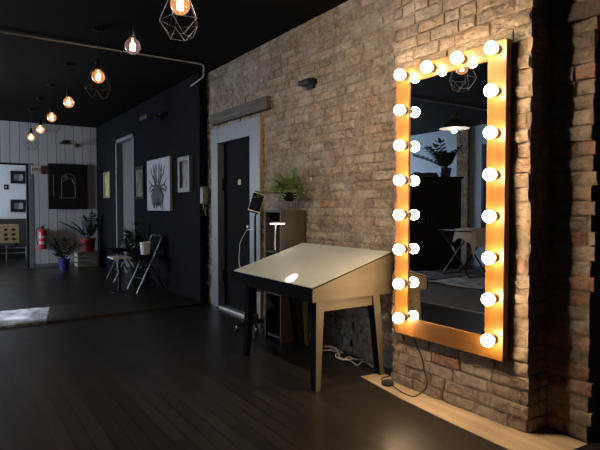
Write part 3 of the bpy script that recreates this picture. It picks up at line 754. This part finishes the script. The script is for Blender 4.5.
ch = make_chair((2.375, 7.64, 0), 'black folding chair with a white pot on its seat')
dup(ch, (2.375, 8.90, 0), 'empty black folding chair beyond the small white side table')
tt = thing('side_table', 'small white topped side table on a black pedestal between folding chairs', 'table', (2.005, 7.68, 0))
MB().box((-.125, -.17, .485), (.125, .17, .51), .006).build('tabletop', M['white'], tt)
MB().tube([(0, 0, .02), (0, 0, .487)], .018, 10).build('pedestal', M['iron'], tt)
MB().lathe([(.001, 0), (.11, 0), (.11, .01), (.03, .025), (.001, .025)], (0, 0, 0), 20).build('base', M['iron'], tt)
wp = thing('planter', 'white pot standing on the seat of the near folding chair', 'pot', (2.36, 7.60, .5305))
MB().lathe([(.001, 0), (.062, 0), (.080, .175), (.080, .18), (.074, .18), (.07, .15), (.001, .15)], (0, 0, 0), 22).build('pot', M['white'], wp)
MB().lathe([(.071, .152), (.001, .160)], (0, 0, 0), 18).build('soil', M['soil'], wp)
dp = thing('potted_plant', 'dark leafy plant in a black pot between the two folding chairs', 'plant', (2.44, 8.36, 0))
MB().lathe([(.001, 0), (.10, 0), (.13, .24), (.13, .26), (.11, .26), (.10, .23), (.001, .23)], (0, 0, 0), 20).build('pot', M['black'], dp)
a_, s2 = MB(), MB()
for k, (a, ln, le) in enumerate([(3.4, .68, .2), (3.0, .5, .25), (4.5, .8, .1), (5.2, .5, .22), (1.8, .6, .2), (3.9, .5, .3), (2.4, .4, .3)]):
    frond(a_, s2, (.02 * cos(a), .02 * sin(a), .22), a, ln, le, .06, 7, maxx=.06)
a_.build('leaves', M['dark_leaf'], dp); s2.build('stem', M['stem'], dp)

# ------------------------------------------------------------------ next room furniture
def cube_shelf(x0, z0, label):
    t = thing('cube_shelf', label, 'shelf', (x0, 14.5, z0), 0, 'black box shelves in the next room')
    w, h, d, k = .34, .30, .07, .072
    MB().box((0, -d, 0), (k, 0, h)).box((w - k, -d, 0), (w, 0, h)).box((k, -d, 0), (w - k, 0, k)).box((k, -d, h - k), (w - k, 0, h)).build('box', M['black'], t)
cube_shelf(1.235, 1.79, 'upper black box shelf on the white wall of the next room')
cube_shelf(1.225, 1.10, 'lower black box shelf on the white wall of the next room')
sw = thing('light_switch', 'dark switch plate between the two black box shelves', 'switch', (1.14, 14.5, 1.70))
MB().box((-.045, -.012, -.06), (.045, 0, .06), .003).build('plate', M['black'], sw); MB().box((-.018, -.018, -.025), (.018, -.011, .025), .002).build('rocker', M['steel'], sw)
cs = thing('sideboard', 'dark grey low sideboard against the wall of the next room', 'sideboard', (1.1, 14.2, 0))
MB().box((-.9, -.25, .30), (.40, .26, .90), .015).build('body', M['sofa'], cs)
MB().box((-.92, -.27, .90), (.42, .28, .94), .006).build('top', M['shelf_wood'], cs)
MB().box((-.87, -.22, 0), (.37, .22, .30)).build('plinth', M['black'], cs)
bk_ = thing('perforated_stool', 'yellow birch block stool with square holes in the next room', 'stool', (1.02, 13.3, 0))
sx, holes = .26, [(-.16, .16)]
m = MB()
xs = [-.26, -.19, -.12, -.035, .035, .12, .19, .26]; zs_ = [.42, .475, .53, .582, .638, .69, .745, .80]
for i in range(7):
    for j in range(7):
        if i % 2 == 1 and j % 2 == 1: continue
        m.box((xs[i], -.02, zs_[j]), (xs[i + 1], .02, zs_[j + 1]))
m.build('front_panel', M['basket'], bk_)
MB().box((-.26, .02, .42), (-.22, .40, .80)).box((.22, .02, .42), (.26, .40, .80)).box((-.22, .36, .42), (.22, .40, .80)).build('carcass', M['basket'], bk_)
MB().box((-.26, -.02, .80), (.26, .40, .82), .004).build('seat', M['basket'], bk_)
for x in (-.23, .23):
    for y in (.02, .36): MB().box((x - .015, y - .015, 0), (x + .015, y + .015, .42)).build('leg', M['iron'], bk_)
rk = thing('metal_rack', 'low steel rail rack on the floor in front of the yellow stool', 'rack', (1.05, 12.95, 0))
for x in (-.55, -.05, .48): MB().tube([(x, 0, 0), (x, 0, .38)], .012, 8).build('post', M['steel'], rk)
for z in (.22, .33): MB().tube([(-.56, 0, z), (.49, 0, z)], .012, 8).build('rail', M['steel'], rk)

# ------------------------------------------------------------------ lamps overhead
def cage(mb):
    """faceted wire cage round the bulb: five-sided rings joined by zigzag wires"""
    def ring(r, z, ph, n=5): return [Vector((r * cos(ph + 2 * pi * k / n), r * sin(ph + 2 * pi * k / n), z)) for k in range(n)]
    A, B, C_ = ring(.030, .12, .2), ring(.125, -.10, .2), ring(.075, -.195, .2 + pi / 5)
    def w(p, q): mb.tube([p, q], .0017, 5)
    for k in range(5):
        w(A[k], A[(k + 1) % 5]); w(A[k], B[k]); w(B[k], B[(k + 1) % 5]); w(B[k], C_[k]); w(B[(k + 1) % 5], C_[k]); w(C_[k], C_[(k + 1) % 5])
def pendant(y, z, kind, label, x=1.19):
    t = thing('caged_pendant' if kind == 'cage' else 'globe_pendant', label, 'pendant lamp', (x, y, z), 0, 'bare bulb pendants in a row along the ceiling')
    MB().tube([(0, 0, .16), (0, 0, CZ - z - .02)], .004, 6).build('cord', M['cable_black'], t)
    MB().lathe([(.045, CZ - z), (.045, CZ - z - .02), (.01, CZ - z - .03)], (0, 0, 0), 16).build('ceiling_rose', M['black'], t)
    MB().lathe([(.021, .06), (.023, .07), (.023, .13), (.012, .165), (.004, .17)], (0, 0, 0), 14).build('lamp_holder', M['black'] if kind != 'smoke' else M['chrome'], t)
    r = .060
    prof = [(max(r * sin(R(a)), 1e-7), -r * cos(R(a))) for a in range(0, 151, 10)] + [(.022, .068), (.020, .078)]
    g = MB().lathe(prof, (0, 0, 0), 22).build('globe', M['smoke'] if kind == 'smoke' else M['amber'], t)
    fm = MB(); n = 26
    fm.tube([(.017 * cos(k * 1.25), .017 * sin(k * 1.25), -.028 + .052 * (k / n)) for k in range(n + 1)], .0055, 5)
    fm.tube([(0, 0, .03), (0, 0, .07)], .004, 6); fm.build('filament', M['filament'], g)
    if kind == 'cage':
        cm = MB(); cage(cm); cm.build('wire_cage', M['cage'], t)
    return t
rowp = [(3.10, 2.45, 'cage', 'caged amber bulb at the near end of the pendant row'), (4.10, 2.45, 'smoke', 'smoky pink glass globe hanging second in the pendant row'),
        (5.22, 2.45, 'cage', 'caged amber bulb just behind the smoky globe'), (6.70, 2.45, 'globe', 'amber bulb without cage midway down the pendant row'),
        (7.95, 2.45, 'cage', 'caged amber bulb before the plank wall, third from the far end'), (9.05, 2.42, 'globe', 'amber bulb without cage near the far plank wall'), (10.15, 2.42, 'cage', 'caged amber bulb at the far end of the pendant row')]
for y, z, k, l in rowp: pendant(y, z, k, l)
# ceiling spotlight above the view, turned to the mirror pier
sl_ = thing('ceiling_spotlight', 'black ceiling spotlight turned towards the brick pier and mirror', 'spotlight', (1.0, 2.75, 2.76))
MB().tube([(0, 0, .03), (0, 0, .125)], .012, 8).lathe([(.05, .122), (.05, .14)], (0, 0, 0), 16).build('mount', M['iron'], sl_)
hd = MB().lathe([(.03, .07), (.05, .06), (.055, -.05), (.050, -.05), (.046, -.03), (.001, -.03)], (0, 0, 0), 20).build('housing', M['iron'], sl_)
em = MB().lathe([(.001, -.036), (.045, -.036), (.045, -.041), (.001, -.041)], (0, 0, 0), 20).build('lit_lens', M['spot'], hd)
hd.rotation_euler = Vector((1.6, .05, -1.75)).to_track_quat('-Z', 'Y').to_euler()

# grey pipe under the ceiling that turns down the corner
tag(MB().tube([(-3.9, 5.77, 2.882), (2.46, 5.77, 2.882), (2.488, 5.772, 2.872), (2.498, 5.775, 2.845), (2.50, 5.79, 2.75), (2.507, 5.82, 2.745), (2.603, 6.38, 2.775), (2.615, 6.45, 2.775)], .0095, 8).build('conduit_pipe', M['pipe']), 'thin grey conduit pipe running across the black ceiling to the navy wall', 'pipe')
# small dark bracket high on the brick
br = thing('wall_bracket', 'dark metal hood fixed high on the brick wall', 'bracket', (WX, 3.90, 2.33))
MB().box((-.09, -.09, -.02), (.02, .09, .025), .012).build('hood', M['iron'], br); MB().box((-.02, -.05, -.05), (.02, .05, .04), .004).build('plate', M['iron'], br)

# white enamel pendants over the left half of the room
def dish(loc, label):
    t = thing('enamel_pendant', label, 'pendant lamp', loc, 0, 'wide enamel pendants')
    MB().tube([(0, 0, .17), (0, 0, CZ - loc[2])], .004, 6).build('cord', M['cable_black'], t)
    MB().lathe([(.03, .17), (.035, .10), (.06, .078), (.11, .05), (.175, -.008), (.18, -.016), (.178, -.0155), (.17, -.0085), (.10, .0235), (.03, .0355), (.001, .0375)], (0, 0, 0), 36).build('shade', M['enamel_dark'], t)
    MB().lathe([(.178, -.016), (.17, -.010), (.10, .022), (.03, .034), (.001, .036)], (0, 0, 0), 36).build('reflector', M['enamel'], t)['label'] = 'white inside of the shade'
    MB().lathe([(.018, .06), (.018, .0)] , (0,0,0), 14).ball((0, 0, -.035), .034, 16).build('light_bulb', M['pend'], t)
    return t
dish((-.10, 4.26, 2.18), 'dark pendant with white inside seen in the mirror, hanging over the room')

# ------------------------------------------------------------------ the opposite side, seen in the mirror
kb = thing('tall_cabinet', 'tall black cabinet seen in the mirror against the opposite wall', 'cabinet', (-3.20, 7.46, 0), R(-56))
MB().box((-.30, -.55, .06), (.28, .70, 1.78), .006).build('body', M['oldbox'], kb)
for (a, c) in ((-.54, .07), (.08, .69)):
    d = MB().box((.28, a, .10), (.30, c, 1.72), .004).build('door', M['oldbox'], kb)
    MB().box((.30, .03 if a < 0 else .10, .85), (.325, .05 if a < 0 else .12, 1.05), .004).build('handle', M['iron'], d)
MB().box((-.33, -.58, 1.78), (.33, .73, 1.82), .006).build('top', M['oldbox'], kb)
MB().box((-.28, -.53, 0), (.25, .68, .06)).build('plinth', M['black'], kb)
kp = thing('potted_plant', 'bushy dark plant on the black cabinet seen in the mirror', 'plant', (-3.44, 7.28, 1.82))
MB().lathe([(.001, 0), (.09, 0), (.12, .17), (.12, .19), (.10, .19), (.10, .16), (.001, .16)], (0, 0, 0), 20).build('pot', M['blue_pot'], kp)
a_, s2 = MB(), MB(); rn = random.Random(2)
for k in range(30):
    a = rn.uniform(0, 2 * pi); frond(a_, s2, (.03 * cos(a), .03 * sin(a), .16), a, rn.uniform(.35, .62) * (.6 if cos(a) < -.3 else 1), rn.uniform(.3, 1.5) * (.35 if cos(a) < -.3 else 1), .075, 7)
a_.build('leaves', M['dark_leaf'], kp); s2.build('stem', M['stem'], kp)
bp_ = Bricks(9); bp_.mbox((-4.1, 7.21, 0), (-4.04, 7.49, CZ)); bp_.face((-4.03, 0, 0), (0, 1, 0), (1, 0, 0), 7.20, 7.50, 0, CZ, red=.2); bp_.face((0, 7.20, 0), (1, 0, 0), (0, -1, 0), -4.1, -4.03, 0, CZ, red=.2); bp_.face((0, 7.50, 0), (1, 0, 0), (0, 1, 0), -4.1, -4.03, 0, CZ, red=.2)
struct(bp_.build('column', ))
fr_ = thing('folding_tray_table', 'black folding table with crossed legs seen in the mirror', 'table', (-2.6, 6.10, .011))
MB().box((-.28, -.36, .78), (.28, .36, .80), .005).build('tabletop', M['oldbox'], fr_)
for s_ in (-1, 1):
    for q in (-1, 1): MB().tube([(.24 * s_, q * -.30, 0), (.24 * s_, q * .30, .78)], .014, 8).build('leg', M['iron'], fr_)
for q in (-1, 1): MB().tube([(-.24, q * .30, .014), (.24, q * .30, .014)], .012, 8).build('foot_bar', M['iron'], fr_)
tw = MB(); nx, ny = 12, 16; vs = []
for i in range(nx + 1):
    for j in range(ny + 1):
        u, v = i / nx, j / ny; x = -.30 + .60 * u; y = -.43 + .44 * v; z = .812 + .03 * noise.noise(Vector((x * 9, y * 9, 1))) + .02
        over = max(0, x - .27) + max(0, -.36 - y)
        if x > .29: z -= (x - .29) * 9; x = .305
        if y < -.37: z -= .05 + (-.37 - y) * 4
        if i == nx: z -= .10 + .03 * sin(j * .45)
        vs.append((x, y, z))
for i in range(nx + 1):
    for j in range(ny + 1):
        p = vs[i * (ny + 1) + j]; vs.append((p[0] + (.008 if i == nx else 0), p[1], p[2] + .012))
fs = []; N_ = (nx + 1) * (ny + 1); I = lambda i, j: i * (ny + 1) + j
for i in range(nx):
    for j in range(ny):
        fs.append((I(i, j), I(i, j + 1), I(i + 1, j + 1), I(i + 1, j))); fs.append((N_ + I(i, j), N_ + I(i + 1, j), N_ + I(i + 1, j + 1), N_ + I(i, j + 1)))
ed = [I(i, 0) for i in range(nx + 1)] + [I(nx, j) for j in range(1, ny + 1)] + [I(i, ny) for i in range(nx - 1, -1, -1)] + [I(0, j) for j in range(ny - 1, 0, -1)]
for k in range(len(ed)): a, c = ed[k], ed[(k + 1) % len(ed)]; fs.append((a, c, N_ + c, N_ + a))
tw.add([(x - 2.6, y + 6.10, z - .001) for x, y, z in vs], fs, True)
tag(tw.build('white_towel', M['cloth']), 'crumpled white towel draped over the folding table in the mirror', 'towel')
tag(MB().box((-3.45, 4.9, 0), (-1.5, 6.88, .01)).build('patterned_rug', M['rug']), 'mottled grey rug under the folding table seen in the mirror', 'rug')
tag(MB().box((-1.35, 2.2, 0), (-.09, 6.0, .006)).build('brown_mat', M['mat']), 'plain brown floor mat in the middle of the room', 'mat')
tag(MB().box((-.085, 2.2, 0), (-.045, 6.0, .008), .002).build('floor_strip', M['alu']), 'thin metal floor strip along the edge of the brown mat', 'strip')

bk2 = MB(); nx, ny = 10, 14; bot, top = [], []
for i in range(nx + 1):
    for j in range(ny + 1):
        x = -.22 + .44 * i / nx; y = -.26 + .52 * j / ny
        e = min(i, nx - i, j, ny - j)
        bot.append((x, y, .001)); top.append((x, y, .02 if e == 0 else .085 + .035 * noise.noise(Vector((x * 6, y * 6, 4)))))
vs = bot + top; N_ = len(bot); I = lambda i, j: i * (ny + 1) + j; fs = []
for i in range(nx):
    for j in range(ny):
        q = (I(i, j), I(i, j + 1), I(i + 1, j + 1), I(i + 1, j)); fs.append(q); fs.append(tuple(N_ + k for k in q[::-1]))
ed = [I(i, 0) for i in range(nx + 1)] + [I(nx, j) for j in range(1, ny + 1)] + [I(i, ny) for i in range(nx - 1, -1, -1)] + [I(0, j) for j in range(ny - 1, 0, -1)]
for k in range(len(ed)): a, c = ed[k], ed[(k + 1) % len(ed)]; fs.append((a, c, N_ + c, N_ + a))
bk2.add(vs, fs, True)
bl = tag(bk2.build('folded_blanket', M['blanket']), 'dark grey folded blanket on the black cabinet seen in the mirror', 'blanket'); bl.location = (-3.08, 7.545, 1.82); bl.rotation_euler = (0, 0, R(-56))

# ------------------------------------------------------------------ light
def area(name, loc, rot, sx, sy, power, c):
    l = bpy.data.lights.new(name, 'AREA'); l.shape = 'RECTANGLE'; l.size = sx; l.size_y = sy; l.energy = power; l.color = c
    o = bpy.data.objects.new(name, l); COL.objects.link(o); o.location = loc; o.rotation_euler = rot; return o
DAY = (.74, .86, 1.0)
area('daylight_far_window', (LX - .3, 10.4, 1.6), (0, -pi / 2, 0), 2.0, 1.5, 420, DAY)
sb = area('daylight_side_window', (LX - 1.4, 6.36, 2.55), (0, 0, 0), 2.6, 1.1, 62, (.80, .88, 1.0))
sb.rotation_euler = Vector((5.05, .12, -2.38)).to_track_quat('-Z', 'Y').to_euler(); sb.data.spread = R(5)
area('daylight_end_window', (-2.4, FY + .35, 1.6), (-pi / 2, 0, 0), 2.1, 1.9, 230, DAY)
area('daylight_next_room', (-1.45, 13.25, 1.6), (0, -pi / 2, 0), 1.9, 1.3, 140, DAY)

wd = bpy.data.worlds.new('World'); SC.world = wd; wd.use_nodes = True
bg = wd.node_tree.nodes['Background']; bg.inputs[0].default_value = (.55, .68, .9, 1); bg.inputs[1].default_value = .5

# ------------------------------------------------------------------ camera
cam = bpy.data.cameras.new('camera'); co_ = bpy.data.objects.new('camera', cam); COL.objects.link(co_)
cam.sensor_fit = 'HORIZONTAL'; cam.sensor_width = 36.0; cam.lens = 525 / 600 * 36; cam.clip_start = .05
co_.location = (0, 0, 1.22)
co_.rotation_euler = (pi / 2 - R(1.9637), 0, -R(33.690))
SC.camera = co_
SC.view_settings.view_transform = 'Standard'; SC.view_settings.look = 'None'; SC.view_settings.gamma = 1.0; SC.view_settings.exposure = 0.0
SC.view_settings.use_curve_mapping = False
SC.cycles.max_bounces = 8; SC.cycles.use_denoising = True
SC.cycles.sample_clamp_indirect = 6.0
SC.cycles.caustics_reflective = False; SC.cycles.caustics_refractive = False
